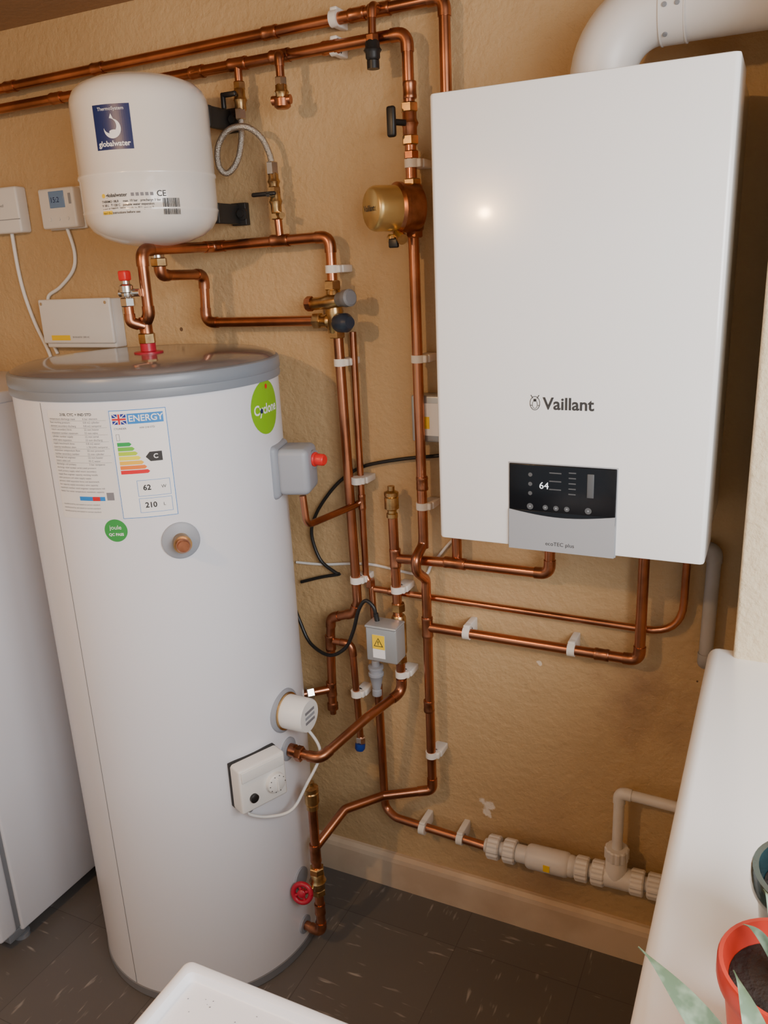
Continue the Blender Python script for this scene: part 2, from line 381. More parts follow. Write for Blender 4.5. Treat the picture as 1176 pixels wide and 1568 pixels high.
port("blank_port",44,1.121,[([(.0365,-.006),(.0365,.003),(.033,.005),(0,.005)],M['lgrey']),([(.016,.004),(.016,.022),(.0175,.023),(.0175,.03),(.0,.03)],M['brass']),([(.0135,.03),(.0135,.040),(.011,.044),(0,.044)],M['fit'])])
port("thermostat_port",1,.665,[([(.05,-.01),(.05,.003),(.046,.006),(0,.006)],M['lgrey']),([(.043,.005),(.043,.009),(0,.009)],M['brass']),([(.0385,.006),(.0385,.062),(.036,.066),(0,.067)],M['plastic'])])
d=cdir(1);p=cp(1,.665)+d*.0675
F=frame(p,d)
for i in range(3): rbox("thermostat_label_%d"%i,(-.018,.010-i*.012,0),(.018,.016-i*.012,.0006),M['inkgrey'] if i!=1 else M['lgrey'],cyl,0,mtx=F)
port("coil_port",1,.566,[([(.027,-.008),(.027,.004),(.024,.006),(0,.006)],M['lgrey']),([(.014,.004),(.014,.02),(0,.02)],M['fit'])])
port("return_port",0,.205,[([(.027,-.008),(.027,.004),(0,.004)],M['lgrey'])])
port("drain_port",0,.068,[([(.022,-.008),(.022,.004),(0,.004)],M['lgrey'])])
v=-17; F=frame(cp(v,1.203,R-.02),cdir(v))
rbox("immersion_back",(-.052,-.058,0),(.052,.058,.028),M['lgrey'],cyl,.012,4,mtx=F)
rbox("immersion_box",(-.044,-.050,.02),(.044,.050,.092),M['lgrey'],cyl,.014,4,mtx=F)
kd=(cdir(v)+cdir(80)*.35).normalized()
lathe("red_cap_base",[(.02,-.02),(.02,.006),(0,.006)],M['grey'],cyl,F@Vector((0,.02,.090)),kd,24)
lathe("red_cap",[(.0155,0),(.0155,.006),(.013,.008),(.0125,.026),(.010,.029),(0,.029)],M['red'],cyl,F@Vector((0,.02,.093)),kd,16)
v=24; F=frame(cp(v,.560,R-.004),cdir(v))
rbox("control_box_back",(-.057,-.053,0),(.057,.053,.014),M['dark'],cyl,.002,mtx=F)
rbox("control_box",(-.0575,-.0535,.008),(.0575,.0535,.048),M['plastic'],cyl,.006,3,mtx=F)
rbox("control_box_lid",(-.053,.023,.047),(.053,.049,.051),M['plastic'],cyl,.002,mtx=F)
lathe("control_dial",[(.023,0),(.022,.010),(.018,.013),(0,.013)],M['plastic'],cyl,F@Vector((.026,-.008,.048)),cdir(v),30)
for i in range(9):
    a=i*2*math.pi/10; c=F@Vector((.026+.019*math.cos(a),-.008+.019*math.sin(a),.0612)); lathe("dial_mark_%d"%i,[(.0012,0),(.0012,.0004),(0,.0004)],M['ink'],cyl,c,cdir(v),8)
rbox("dial_pointer",(.024,-.024,.060),(.028,.006,.065),M['plastic'],cyl,.001,mtx=F)
lathe("control_knob",[(.010,0),(.010,.006),(.007,.008),(0,.008)],M['black'],cyl,F@Vector((-.028,-.022,.048)),cdir(v),20)
lathe("cable_gland",[(.008,0),(.008,.016),(.005,.02),(0,.02)],M['grey'],cyl,F@Vector((-.028,-.048,.025)),(0,0,-1),16)
a0=F@Vector((-.028,-.065,.025))
sweep("control_cable",spline([a0,a0+Vector((.0,0,-.012)),cp(22,.462,R+.03),cp(12,.455,R+.045),cp(3,.49,R+.05),cp(-2,.56,R+.075),cp(0,.62,R+.06),cp(1,.635,R+.03)],8),.0035,M['plastic'],cyl,10)
lathe("top_boss",[(.030,0),(.030,.003),(.016,.005),(.016,.02),(0,.02)],M['redwheel'],cyl,(-1.2,1.35,1.457),n=32)

# ------------------------------------------------------------------ copper pipework
pw=top("copper_pipework"); hp=hw=dp=pw; r22=.0112; r15=.0077
nut("riser_nut",(-1.2,1.35,1.487),(0,0,1),.018,.022,hw)
pipe("riser",[(-1.2,1.35,1.48),(-1.2,1.35,1.517),(-1.187,1.35,1.535),(-1.187,1.35,1.662),(-1.187,1.59,1.668),(-.884,1.59,1.674),(-.884,1.59,1.575)],r22,hw)
collar("riser_tee",(-1.199,1.35,1.512),(0,0,1),r22,hw,.036)
pipe("relief_branch",[(-1.199,1.345,1.512),(-1.216,1.325,1.522),(-1.216,1.325,1.56)],.010,hw,rad=.01)
nut("relief_nut",(-1.216,1.325,1.562),(0,0,1),.015,.018,hw,M['chrome'])
lathe("relief_body",[(.008,0),(.011,.004),(.011,.012),(.0145,.014),(.0145,.026),(.009,.030),(.009,.036),(.007,.038),(0,.038)],M['chrome'],hw,(-1.216,1.325,1.568),n=24)
sweep("relief_arm",[(-1.234,1.325,1.580),(-1.19,1.335,1.580)],.008,M['chrome'],hw)
rbox("relief_red_cap",(-1.226,1.315,1.604),(-1.206,1.335,1.624),M['red'],hw,.004)
pipe("vessel_feed",[(-1.204,1.421,1.645),(-1.205,1.421,1.611),(-1.222,1.59,1.609),(-1.229,1.59,1.5005),(-.93,1.59,1.501)],r22,hw)
def body(nm,p,d,L,r,m=None): 
    lathe(nm,[(r*.8,-L/2),(r,-L/2+.004),(r,-L*.15),(r*1.25,0),(r,L*.15),(r,L/2-.004),(r*.8,L/2)],m or M['brass'],pw,p,d,24)
body("mixer_column",(-.881,1.585,1.52),(0,0,1),.095,.016)
nut("mixer_nut_top",(-.883,1.587,1.575),(0,0,1),.019,.02,hw)
nut("mixer_nut_bottom",(-.879,1.587,1.474),(0,0,1),.019,.02,hw)
body("mixer_arm_top",(-.885,1.575,1.541),(1,-.05,.08),.10,.0135)
lathe("mixer_plug_left",[(.016,0),(.016,.012),(.012,.016),(0,.016)],M['fit'],hw,(-.930,1.577,1.538),(-1,0,0),8)
lathe("mixer_head_grey",[(.011,0),(.015,.006),(.015,.022),(.018,.026),(.018,.042),(.014,.046),(0,.046)],M['grey'],hw,(-.862,1.570,1.545),(1,-.45,.12),20)
lathe("mixer_head_black",[(.011,0),(.017,.004),(.020,.012),(.020,.036),(.016,.042),(.012,.05),(0,.05)],M['knobblk'],hw,(-.868,1.568,1.497),(1,-.5,.05),20)
body("mixer_arm_low",(-.90,1.59,1.50),(1,0,0),.06,.0135)
nut("mixer_nut_left",(-.927,1.59,1.501),(1,0,0),.018,.018,hw)
pipe("cold_drop",[(-.878,1.59,1.47),(-.868,1.59,.845),(-.879,1.59,.812),(-.945,1.59,.790),(-.951,1.59,.72),(-.957,1.59,.545)],r22,hw)
lathe("cold_end",[(.011,0),(.014,.003),(.014,.02),(.008,.024),(.008,.034),(0,.034)],M['fit'],hw,(-.957,1.59,.555),(0,0,-1),16)
collar("cold_tee",(-.951,1.59,.722),(0,0,1),r22,hw,.04)
collar("cold_tee_low",(-.957,1.59,.592),(0,0,1),r22,hw,.04)
pipe("cold_inlet",[(-.957,1.59,.592),(-1.03,1.52,.592)],r22*.95,hw)
nut("cold_inlet_nut",(-.998,1.552,.592),(-1,-1,0),.017,.02,hw,M['chrome'])
pipe("drain_drop",[(-.951,1.59,.727),(-.890,1.59,.728),(-.882,1.59,.467)],r15*1.1,hw)
nut("drain_nut",(-.882,1.59,.462),(0,0,1),.013,.02,hw,M['chrome'])
lathe("drain_cap",[(.013,0),(.013,.012),(.009,.018),(0,.018)],M['blue'],hw,(-.882,1.587,.452),(0,-.3,-1),16)
pipe("discharge",[(-.852,1.61,1.475),(-.852,1.61,.905),(-.838,1.61,.875),(-.834,1.61,.675)],r15,dp,rad=.015,fit=False)
pipe("discharge_low",[(-.832,1.605,.62),(-.832,1.61,.262),(-.80,1.60,.246),(-.545,1.585,.246)],r22*.95,dp,rad=.05,fit=False)
pipe("condensate_run",[(-.838,1.613,.872),(-.137,1.613,.867),(-.135,1.613,1.15)],r15,dp,rad=.07,fit=False)
nut("compress_1",(-.842,1.612,.886),(0,0,1),.012,.02,dp,M['fit']); collar("condensate_tee",(-.78,1.613,.871),(1,0,0),r15,dp,.03)
lathe("tundish",[(.008,0),(.010,.003),(.010,.014),(.019,.016),(.019,.022),(.016,.024),(.016,.032),(.019,.034),(.019,.04),(.017,.042),(.013,.062),(.010,.078),(.012,.08),(.012,.095),(0,.095)],M['lgrey'],dp,(-.833,1.60,.69),(0,0,-1),24)
pipe("immersion_relief",[(-.905,1.44,1.145),(-.900,1.44,1.078),(-.862,1.60,1.083),(-.852,1.61,1.09)],r15,dp,rad=.018,fit=False)
collar("immersion_relief_tee",(-.852,1.61,1.088),(0,0,1),r15,dp,.035)
lathe("air_vent",[(.009,0),(.013,.003),(.013,.012),(.0105,.014),(.0105,.02),(.0165,.024),(.0165,.05),(.0145,.052),(.0165,.054),(.0165,.062),(.008,.066),(.008,.076),(0,.076)],M['brass'],pw,(-.766,1.59,1.062),n=24)
pipe("coil_flow",[(-.765,1.59,1.07),(-.760,1.59,.624),(-.80,1.48,.606),(-.852,1.345,.566),(-.932,1.345,.566)],r22,pw,rad=.028)
pipe("boiler_flow",[(-.763,1.59,.966),(-.616,1.59,.972),(-.404,1.59,.973),(-.404,1.59,1.16)],r22,pw)
collar("flow_tee",(-.763,1.59,.967),(0,0,1),r22,pw,.045); collar("flow_tee2",(-.616,1.59,.972),(1,0,0),r22,pw,.05)
nut("coil_nut",(-.905,1.345,.566),(1,0,0),.018,.016,pw,M['fit'])
pipe("heating_run_upper",[(-2.45,1.602,2.058),(-.6205,1.602,2.079),(-.616,1.602,.972)],r22,pw)
pipe("heating_run_lower",[(-2.45,1.60,2.016),(-.693,1.592,2.028),(-.691,1.59,1.0)],r22,pw)
pipe("main_return",[(-.691,1.59,1.03),(-.692,1.59,1.008),(-.696,1.553,.985),(-.694,1.553,.955),(-.688,1.59,.925),(-.688,1.59,.366),(-.795,1.53,.36),(-.858,1.448,.36),(-.887,1.35,.315),(-.888,1.35,.30)],r22,pw,rad=.022,fit=False)
pipe("main_return_elbow",[(-.688,1.59,.40),(-.688,1.59,.366),(-.72,1.572,.3645)],r22*1.12,pw,M['fit'],rad=.016,fit=False)
pipe("boiler_return",[(-.688,1.59,.806),(-.214,1.59,.806),(-.214,1.59,1.16)],r22,pw)
collar("return_tee",(-.688,1.59,.806),(0,0,1),r22,pw,.05)
collar("return_coup",(-.214,1.59,1.06),(0,0,1),r22,pw,.03); collar("return_coup2",(-.29,1.59,.806),(1,0,0),r22,pw,.03)
for i,x in enumerate((-1.75,-1.467,-1.0,-.80)): collar("coup_u%d"%i,(x,1.602,2.058+(x+2.45)*.01148),(1,0,.0115),r22,pw,.035)
for i,x in enumerate((-1.6,-1.187,-.86)): collar("coup_l%d"%i,(x,1.596,2.0165+(x+2.45)*.0068),(1,0,.007),r22,pw,.035)
for i,z in enumerate((1.93,1.15,.60)): collar("coup_m%d"%i,(-.690,1.59,z),(0,0,1),r22,pw,.03)
nut("iso_top",(-.6925,1.591,1.90),(0,0,1),.017,.018,pw); body("iso_body",(-.6925,1.591,1.872),(0,0,1),.05,.014,M['fit']); nut("iso_bottom",(-.6925,1.591,1.842),(0,0,1),.017,.018,pw)
sweep("iso_stem",[(-.6925,1.585,1.872),(-.71,1.555,1.872)],.006,M['black'],pw); rbox("iso_handle",(-.722,1.545,1.845),(-.704,1.557,1.90),M['black'],pw,.005)
nut("iso2_top",(-.691,1.59,1.815),(0,0,1),.015,.016,pw,M['fit']); nut("filter_union",(-.691,1.59,1.762),(0,0,1),.018,.02,pw); nut("filter_union_low",(-.690,1.59,1.672),(0,0,1),.018,.022,pw,M['fit'])
pipe("stack",[(-.886,1.35,.43),(-.888,1.35,.068),(-.935,1.355,.068)],r22,pw)
lathe("stack_vent",[(.009,0),(.014,.003),(.014,.014),(.011,.016),(.017,.02),(.017,.046),(.015,.048),(.017,.05),(.017,.06),(.008,.064),(.008,.074),(0,.074)],M['brass'],pw,(-.886,1.35,.42),n=24)
collar("stack_tee",(-.888,1.35,.30),(0,0,1),r22,pw,.05)
nut("stack_valve_top",(-.888,1.35,.252),(0,0,1),.018,.018,pw); body("stack_valve",(-.888,1.35,.222),(0,0,1),.05,.0165); nut("stack_valve_bottom",(-.888,1.35,.192),(0,0,1),.018,.018,pw)
wd=Vector((-.55,-.8,0)).normalized(); wp=Vector((-.888,1.35,.205))
sweep("wheel_stem",[wp,wp+wd*.040],.007,M['brass'],pw)
wc=wp+wd*.042; wn=(wd+Vector((.75,-.1,.25))).normalized(); FF=frame((0,0,0),wn).to_3x3()
ring=[wc+FF@Vector((.022*math.cos(a),.022*math.sin(a),0)) for a in [i*2*math.pi/24 for i in range(25)]]
sweep("wheel_ring",ring,.0062,M['redwheel'],pw,10)
lathe("wheel_hub",[(.010,-.006),(.010,.006),(.006,.009),(0,.009)],M['redwheel'],pw,wc,wn,16)
for i in range(4):
    a=i*math.pi/2+.4; sweep("wheel_spoke_%d"%i,[wc,wc+FF@Vector((.02*math.cos(a),.02*math.sin(a),0))],.004,M['redwheel'],pw,8)
collar("stack_coup",(-.888,1.35,.14),(0,0,1),r22,pw,.03)
pipe("drop_capped",[(-.976,1.592,2.026),(-.955,1.555,2.020),(-.955,1.555,1.945)],r15*1.1,pw,rad=.012); nut("drop_capped_nut",(-.955,1.555,1.972),(0,0,1),.013,.016,pw,M['chrome'])
lathe("drop_cap",[(.012,0),(.017,.003),(.017,.017),(.012,.021),(0,.021)],M['fit'],pw,(-.955,1.555,1.943),(0,0,-1),16)
body("drop_tap",(-.955,1.555,1.952),(0,0,1),.035,.012,M['brass']); sweep("drop_tap_arm",[(-.975,1.55,1.938),(-.935,1.556,1.938)],.009,M['fit'],pw)
collar("drop_tee",(-.976,1.594,2.027),(1,0,0),r22,pw,.045); collar("drop_tee2",(-1.08,1.594,2.026),(1,0,0),r22,pw,.045)
pipe("drop_branch",[(-.752,1.602,2.078),(-.752,1.567,2.078),(-.753,1.565,2.015)],r15,pw,rad=.012)
collar("drop_tee3",(-.752,1.602,2.078),(1,0,0),r22,pw,.045)
nut("drop_valve_nut",(-.753,1.565,2.022),(0,0,1),.013,.014,pw,M['fit']); body("drop_valve",(-.753,1.565,2.002),(0,0,1),.034,.014,M['black']); lathe("drop_valve_cap",[(.012,0),(.012,.014),(0,.014)],M['black'],pw,(-.753,1.565,1.984),(0,0,-1),16)
for x,z,v,rr in [(-.849,2.077,0,r22),(-.852,2.027,0,r22),(-.884,1.608,1,r22),(-.877,1.411,1,r22),(-.691,1.42,1,r22),(-.691,1.80,1,r22),(-.691,1.098,1,r22),(-.852,1.144,1,r15*1.3),(-.869,.899,1,r22),(-.7625,.889,1,r22),(-.7605,.671,1,r22),(-.886,.593,1,r22),(-.688,.467,1,r22),(-.591,.806,0,r22),(-.354,.806,0,r22)]:
    clip(pw,(x,1.592 if z<2 else 1.60,z),rr,bool(v))
for x in (-.717,-.616): clip(pw,(x,1.588,.246),r22,False)

# ------------------------------------------------------------------ filling loop
fl=top("filling_loop"); pw=fl
pipe("drop",[(-1.080,1.592,2.024),(-1.080,1.592,1.975)],r15*1.1,fl)
nut("drop_nut",(-1.080,1.592,1.985),(0,0,1),.013,.016,fl)
body("valve_top",(-1.080,1.59,1.957),(0,0,1),.045,.012)
rbox("valve_lever",(-1.11,1.565,1.962),(-1.075,1.575,1.972),M['black'],fl,.003); rbox("valve_lever_drop",(-1.113,1.565,1.94),(-1.104,1.575,1.972),M['black'],fl,.003)
nut("hose_nut_top",(-1.080,1.588,1.93),(0,0,1),.012,.022,fl,M['chrome'])
sweep("hose",spline([(-1.080,1.588,1.925),(-1.081,1.585,1.885),(-1.090,1.58,1.845),(-1.106,1.575,1.822),(-1.120,1.568,1.816),(-1.128,1.558,1.832),(-1.118,1.55,1.868),(-1.088,1.55,1.896),(-1.05,1.56,1.899),(-1.025,1.575,1.878),(-1.014,1.585,1.845),(-1.013,1.59,1.82)],8),.0065,M['hose'],fl,12)
nut("hose_nut_low",(-1.013,1.59,1.818),(0,0,1),.013,.026,fl,M['chrome'])
body("valve_check",(-1.012,1.59,1.792),(0,0,1),.04,.011); nut("valve_nut",(-1.012,1.59,1.775),(0,0,1),.014,.014,fl)
body("valve_low",(-1.011,1.59,1.752),(0,0,1),.05,.0115)
rbox("valve_low_lever",(-1.055,1.562,1.762),(-.995,1.572,1.771),M['black'],fl,.004); sweep("valve_low_stem",[(-1.012,1.59,1.765),(-1.012,1.562,1.765)],.005,M['black'],fl)
nut("valve_nut_low",(-1.010,1.59,1.722),(0,0,1),.014,.014,fl); sweep("bleed",[(-1.01,1.59,1.728),(-.985,1.57,1.722)],.007,M['brass'],fl)
pipe("tail",[(-1.009,1.59,1.73),(-1.007,1.59,1.674)],r15*1.1,fl); collar("tail_tee",(-1.007,1.59,1.672),(1,0,0),r22,fl,.045)

# ------------------------------------------------------------------ magnetic filter
mf=top("magnetic_filter"); dd=Vector((-.60,-.78,.0)).normalized(); base=Vector((-.688,1.586,1.717))
lathe("pipe_body",[(.016,-.045),(.02,-.04),(.02,.04),(.016,.045)],M['fit'],mf,(-.690,1.59,1.717),n=24)
lathe("canister",[(.03,-.012),(.044,-.006),(.046,0),(.046,.028),(.049,.030),(.049,.038),(.045,.041),(.042,.044)],M['fit'],mf,base,dd,48)
lathe("cover",[(.043,.042),(.0425,.085),(.040,.092),(.036,.0955),(0,.0965)],M['gold'],mf,base,dd,48)
Fm=frame(base+dd*.0985,dd)
text("word","Vaillant",.0155,M['ink'],mf,lambda x,y:Fm@Vector((x,y,0)),'CENTER',.0003)
body_p=base+dd*.05+Vector((0,0,-.048))
lathe("drain",[(.008,0),(.011,.004),(.011,.014),(0,.014)],M['brass'],mf,body_p,(0,0,-1),8)
rbox("drain_key",(body_p.x-.004,body_p.y-.012,body_p.z-.026),(body_p.x+.016,body_p.y-.002,body_p.z-.008),M['black'],mf,.003)
lathe("side_tap",[(.008,0),(.008,.02),(.011,.021),(.011,.03),(0,.03)],M['brass'],mf,base+dd*.05+Vector((.01,0,-.046)),(.6,-.5,-.4),10)

# ------------------------------------------------------------------ motorised valve
mv=top("motorised_valve")
rbox("actuator",(-.815,1.522,.731),(-.737,1.572,.817),M['boxgrey'],mv,.004)
rbox("actuator_lid",(-.816,1.519,.815),(-.736,1.572,.822),M['boxgrey'],mv,.003)
rbox("label",(-.797,1.5205,.742),(-.766,1.5216,.80),M['paper'],mv)
rbox("label_band",(-.797,1.5198,.765),(-.766,1.5206,.80),M['yellow'],mv)
fn=lambda x,y:Vector((-.7815+x,1.5192,.782+y))
polyfn("warn",[(-.012,-.010),(.012,-.010),(0,.012)],M['ink'],mv,fn); polyfn("warn_in",[(-.009,-.008),(.009,-.008),(0,.009)],M['yellow'],mv,lambda x,y:Vector((-.7815+x,1.5187,.782+y)))
text("warn_mark","!",.014,M['ink'],mv,lambda x,y:Vector((-.7815+x,1.5182,.781+y)),'CENTER',.0004)
lathe("valve_neck",[(.015,0),(.015,.03),(0,.03)],M['brass'],mv,(-.760,1.585,.775),(0,-1,0),20)
nut("valve_nut_top",(-.7605,1.59,.845),(0,0,1),.017,.02,mv); nut("valve_nut_low",(-.7605,1.59,.712),(0,0,1),.017,.018,mv)
lathe("valve_barrel",[(.014,-.05),(.017,-.045),(.017,.045),(.014,.05)],M['brass'],mv,(-.7605,1.59,.775),n=24)
sweep("cable_entry",[(-.797,1.55,.82),(-.80,1.55,.84)],.006,M['black'],mv)
sweep("flex",spline([(-1.055,1.60,.80),(-1.043,1.60,.763),(-1.01,1.59,.71),(-.943,1.565,.700),(-.893,1.56,.73),(-.865,1.555,.782),(-.845,1.55,.84),(-.825,1.55,.868),(-.805,1.55,.855),(-.80,1.55,.835)],8),.0045,M['black'],mv,10)

# ------------------------------------------------------------------ cables
cc=lambda l,y=1.625:[(-a/1000,y,b/1000) for a,b in l]
c=top("electric_cable")
sweep("flex_upper",spline(cc([(560,1225),(661,1206),(750,1193),(843,1172),(895,1145),(940,1105),(985,1045),(1004,990),(985,925),(945,896),(935,892),(985,878),(1045,857)]),8),.0042,M['black'],c,10)
c2=top("white_cable")
sweep("sheath",spline(cc([(1060,905),(980,909),(856,925),(720,915),(690,945),(638,1009),(600,1018)],1.634),8),.0035,M['plastic'],c2,8)

# ------------------------------------------------------------------ boiler
b=top("wall_hung_boiler")
x0,x1,z0,z1,yf=-.5285,-.0835,1.139,1.8615,1.290
rbox("case",(x0+.005,yf+.03,z0+.004),(x1-.005,1.625,z1-.003),M['white'],b,.004)
ER=.008; edge=[]
for k in range(7):
    a=math.pi/2*k/6; edge.append((x0+ER-ER*math.cos(a),yf+ER-ER*math.sin(a)))
right=[(x0+x1-x,y) for x,y in reversed(edge)]
loop=[(x0,yf+.12)]+edge+right+[(x1,yf+.12)]
vs=[];fs=[];n=len(loop);lev=[(z0,.003),(z0+.001,.001),(z0+.004,0),(z1-.004,0),(z1-.001,.001),(z1,.003)]
for z,ins in lev:
    for x,y in loop:
        cx=(x0+x1)/2; vs.append((x+(ins if x<cx else -ins),y+(ins if y<yf+.1 else 0),z))
for k in range(len(lev)-1):
    for i in range(n-1): fs.append((k*n+i,k*n+i+1,(k+1)*n+i+1,(k+1)*n+i))
fs.append(tuple(range(n))); fs.append(tuple(range((len(lev)-1)*n,len(lev)*n))); 
for k in range(len(lev)-1): fs.append((k*n,(k+1)*n,(k+1)*n+n-1,k*n+n-1))
mesh("front_cover",vs,fs,M['white'],b,True,30)
rbox("cover_shadow_gap",(x0+.003,yf+.12,z0+.003),(x1-.003,yf+.126,z1-.002),M['dark'],b)
rbox("panel_gap",(-.4005,yf-.0006,z0-.003),(-.2195,yf+.01,1.2875),M['silver'],b,.0005)
rbox("display",(-.3985,yf-.0028,1.2035),(-.2215,yf+.01,1.2855),M['gloss'],b,.0015)
vs=[];fs=[];m_=16
for i in range(m_+1):
    t=i/m_; x=-.3985+.177*t; zt=1.206-.009*math.sin(math.pi*t)
    vs+=[(x,yf-.0042,z0-.003),(x,yf-.0042,zt),(x,yf+.02,z0-.003),(x,yf+.02,zt)]
for i in range(m_):
    a=4*i;q=a+4; fs+=[(a,q,q+1,a+1),(a+1,q+1,q+3,a+3),(a,a+2,q+2,q),(a+2,a+3,q+3,q+2)]
fs+=[(0,1,3,2),(4*m_,4*m_+2,4*m_+3,4*m_+1)]
mesh("flap",vs,fs,M['silver'],b)
rbox("display_low",(-.3985,yf-.0030,1.190),(-.2215,yf+.01,1.2055),M['gloss'],b,.0005)
bf=lambda cx,cz,off=.0034:(lambda x,y:Vector((cx+x,yf-off,cz+y)))
text("digits","64",.0165,M['emis'],b,bf(-.347,1.25))
for i,z in enumerate((1.268,1.252,1.236)): discfn("icon_%d"%i,0,0,.0035,M['dim'],b,bf(-.362,z))
for i,x in enumerate((-.362,-.336,-.318,-.300,-.265)): discfn("button_%d"%i,0,0,.0055 if i in(0,4) else .0045,M['dim'],b,bf(x,1.213))
for i,x in enumerate((-.362,-.336,-.318,-.300,-.265)): discfn("button_mark_%d"%i,0,0,.0014,M['lgrey'],b,bf(x,1.213,.0037),12)
for i in range(5): rectfn("menu_%d"%i,0,0,.012,.002,M['dim'],b,bf(-.298,1.238+i*.009))
for i in range(3): rectfn("menub_%d"%i,0,0,.02,.002,M['dim'],b,bf(-.33,1.272-i*.014))
rbox("slider",(-.268,yf-.0038,1.235),(-.257,yf-.002,1.275),M['dim'],b,.0008)
text("flap_word","ecoTEC plus",.0095,M['ink'],b,bf(-.335,1.150,.0046))
text("logo_word","Vaillant",.0275,M['ink'],b,bf(-.3425,1.386,.0008),bold=.0006)
lf=bf(-.356,1.387,.0009)
def ringfn(nm,cx,cy,ra,rb,t,m,fn,n=28):
    vs=[];fs=[]
    for i in range(n):
        a=2*math.pi*i/n; vs+=[fn(cx+(ra-t)*math.cos(a),cy+(rb-t)*math.sin(a)),fn(cx+ra*math.cos(a),cy+rb*math.sin(a))]
    for i in range(n): j=(i+1)%n; fs.append((2*i,2*i+1,2*j+1,2*j))
    mesh(nm,vs,fs,m,b)
ringfn("logo_ring",0,0,.0085,.0115,.0010,M['ink'],lf); ringfn("logo_ring2",0,-.002,.0045,.007,.0008,M['ink'],lf)
for s in (-1,1): 
    polyfn("logo_ear_%d"%s,[(s*.002,.006),(s*.0035,.0075),(s*.0075,.013),(s*.006,.0135)],M['ink'],b,lf)
    rectfn("logo_bar_%d"%s,s*.0045,-.004,s*.008,-.003,M['ink'],b,lf)
discfn("logo_head",0,.005,.0025,M['ink'],b,lf)
for i,x in enumerate((-.46,-.404,-.34,-.27,-.214,-.135)): nut("connector_%d"%i,(x,1.585,1.135),(0,0,1),.014,.02,b,M['brass'])

# ------------------------------------------------------------------ flue
f=top("boiler_flue"); fx,fy,fr=-.300,1.47,.052
pts=[(fx,fy,1.855),(fx,fy,1.882)]
for k in range(1,13):
    a=math.pi/2*k/12; pts.append((fx+.088*(1-math.cos(a)),fy,1.882+.088*math.sin(a)))
pts+=[(-.18,fy,1.97),(-.02,fy,1.97)]
sweep("flue_tube",pts,fr,M['flue'],f,48)
for i,x in enumerate((-.212,-.176)): lathe("flue_band_%d"%i,[(fr,-.001),(fr+.0025,-.0005),(fr+.0025,.0015),(fr,.002)],M['flue'],f,(x,fy,1.97),(1,0,0),48)
lathe("flue_sleeve",[(fr,-.018),(fr+.0016,-.018),(fr+.0016,.018),(fr,.018)],M['flue'],f,(-.194,fy,1.97),(1,0,0),48)
lathe("flue_collar",[(.075,0),(.075,.008),(.056,.016),(.056,.02)],M['flue'],f,(fx,fy,1.858),n=48)
for i,(x,th) in enumerate([(-.203,-10),(-.185,-10),(-.06,-20),(-.203,-55)]):
    a=math.radians(th); nd=(0,-math.cos(a),math.sin(a))
    lathe("screw_%d"%i,[(.0038,-.001),(.0034,.0025),(0,.003)],M['grey'],f,(x,fy+nd[1]*(fr+.0015),1.97+nd[2]*(fr+.0015)),nd,10)

# ------------------------------------------------------------------ expansion vessel
e=top("expansion_vessel"); vx,vy,vr=-1.207,1.421,.135
pf=[(.0,1.668),(.03,1.670),(.07,1.677),(.10,1.688),(.120,1.702),(.131,1.718),(.1345,1.732),(.1365,1.736),(.1345,1.740),(vr,1.750),(vr,1.797),(.1372,1.800),(.1372,1.804),(vr,1.807),(vr,1.932),(.1335,1.945),(.127,1.959),(.114,1.971),(.087,1.982),(.045,1.989),(0,1.991)]
lathe("shell",pf,M['vessel'],e,(vx,vy,0),n=96,sharp=60)
lathe("top_cap",[(.018,0),(.018,.008),(.012,.012),(0,.012)],M['plastic'],e,(vx-.02,vy,1.988),n=20)
lathe("nozzle",[(.022,0),(.022,.010),(.014,.012),(.014,.026),(0,.026)],M['chrome'],e,(vx,vy,1.672),(0,0,-1),20)
nut("nozzle_nut",(vx+.002,vy,1.638),(0,0,1),.018,.018,e)
def vw(v0,z0,off): 
    def g(s,t):
        a=math.radians(-(v0-math.degrees(s/vr))); return Vector((vx+(vr+off)*math.cos(a),vy+(vr+off)*math.sin(a),z0+t))
    return g
k0=vw(89,1.842,.0006);k1=vw(89,1.842,.0011)
rectfn("blue_label",0,0,.074,.078,M['navy'],e,k0,18)
text("label_top","ThermoSystem",.0085,M['paper'],e,lambda x,y:k1(x+.037,y+.070),'CENTER')
text("label_name","globalwater",.0135,M['paper'],e,lambda x,y:k1(x+.037,y+.010),'CENTER',.0003)
discfn("label_drop",.037,.036,.017,M['paper'],e,k1,24); discfn("label_drop_in",.033,.041,.013,M['navy'],e,vw(89,1.842,.0015),24)
polyfn("label_drop_tip",[(.037,.062),(.031,.048),(.043,.048)],M['paper'],e,k1)
discfn("label_wave",.040,.030,.009,M['paper'],e,vw(89,1.842,.0019),20,.004)
q1=vw(92,1.722,.0008)
text("plate_name","globalwater",.0095,M['ink'],e,lambda x,y:q1(x+.012,y+.040),bold=.0002); discfn("plate_mark",.006,.040,.004,M['yellow'],e,q1,16)
text("plate_ce","CE",.015,M['ink'],e,lambda x,y:q1(x+.112,y+.040),bold=.0002)
for i in range(5):
    ox=.064+i*.009; rectfn("plate_sq_%d"%i,ox,.037,ox+.006,.043,M['inkgrey'],e,q1,1)
rectfn("plate_band",0,.006,.022,.013,M['yellow'],e,q1,4)
for i in range(4): text("plate_line_%d"%i,["THERMO 18LR     max. 10 bar   precharge 3 bar","V 18 L   T 120 C   potable water expansion","serial 4128837  2023  made in EU  group 2","read the instructions before use"][i],.0060,M['ink'],e,lambda x,y,i=i:q1(x,y+.029-i*.0068),bold=.0001)
for i in range(20):
    w_=random.choice([.0006,.001,.0016]); rectfn("barcode_%d"%i,.122+i*.0017,.002,.122+i*.0017+w_,.032,M['ink'],e,q1)
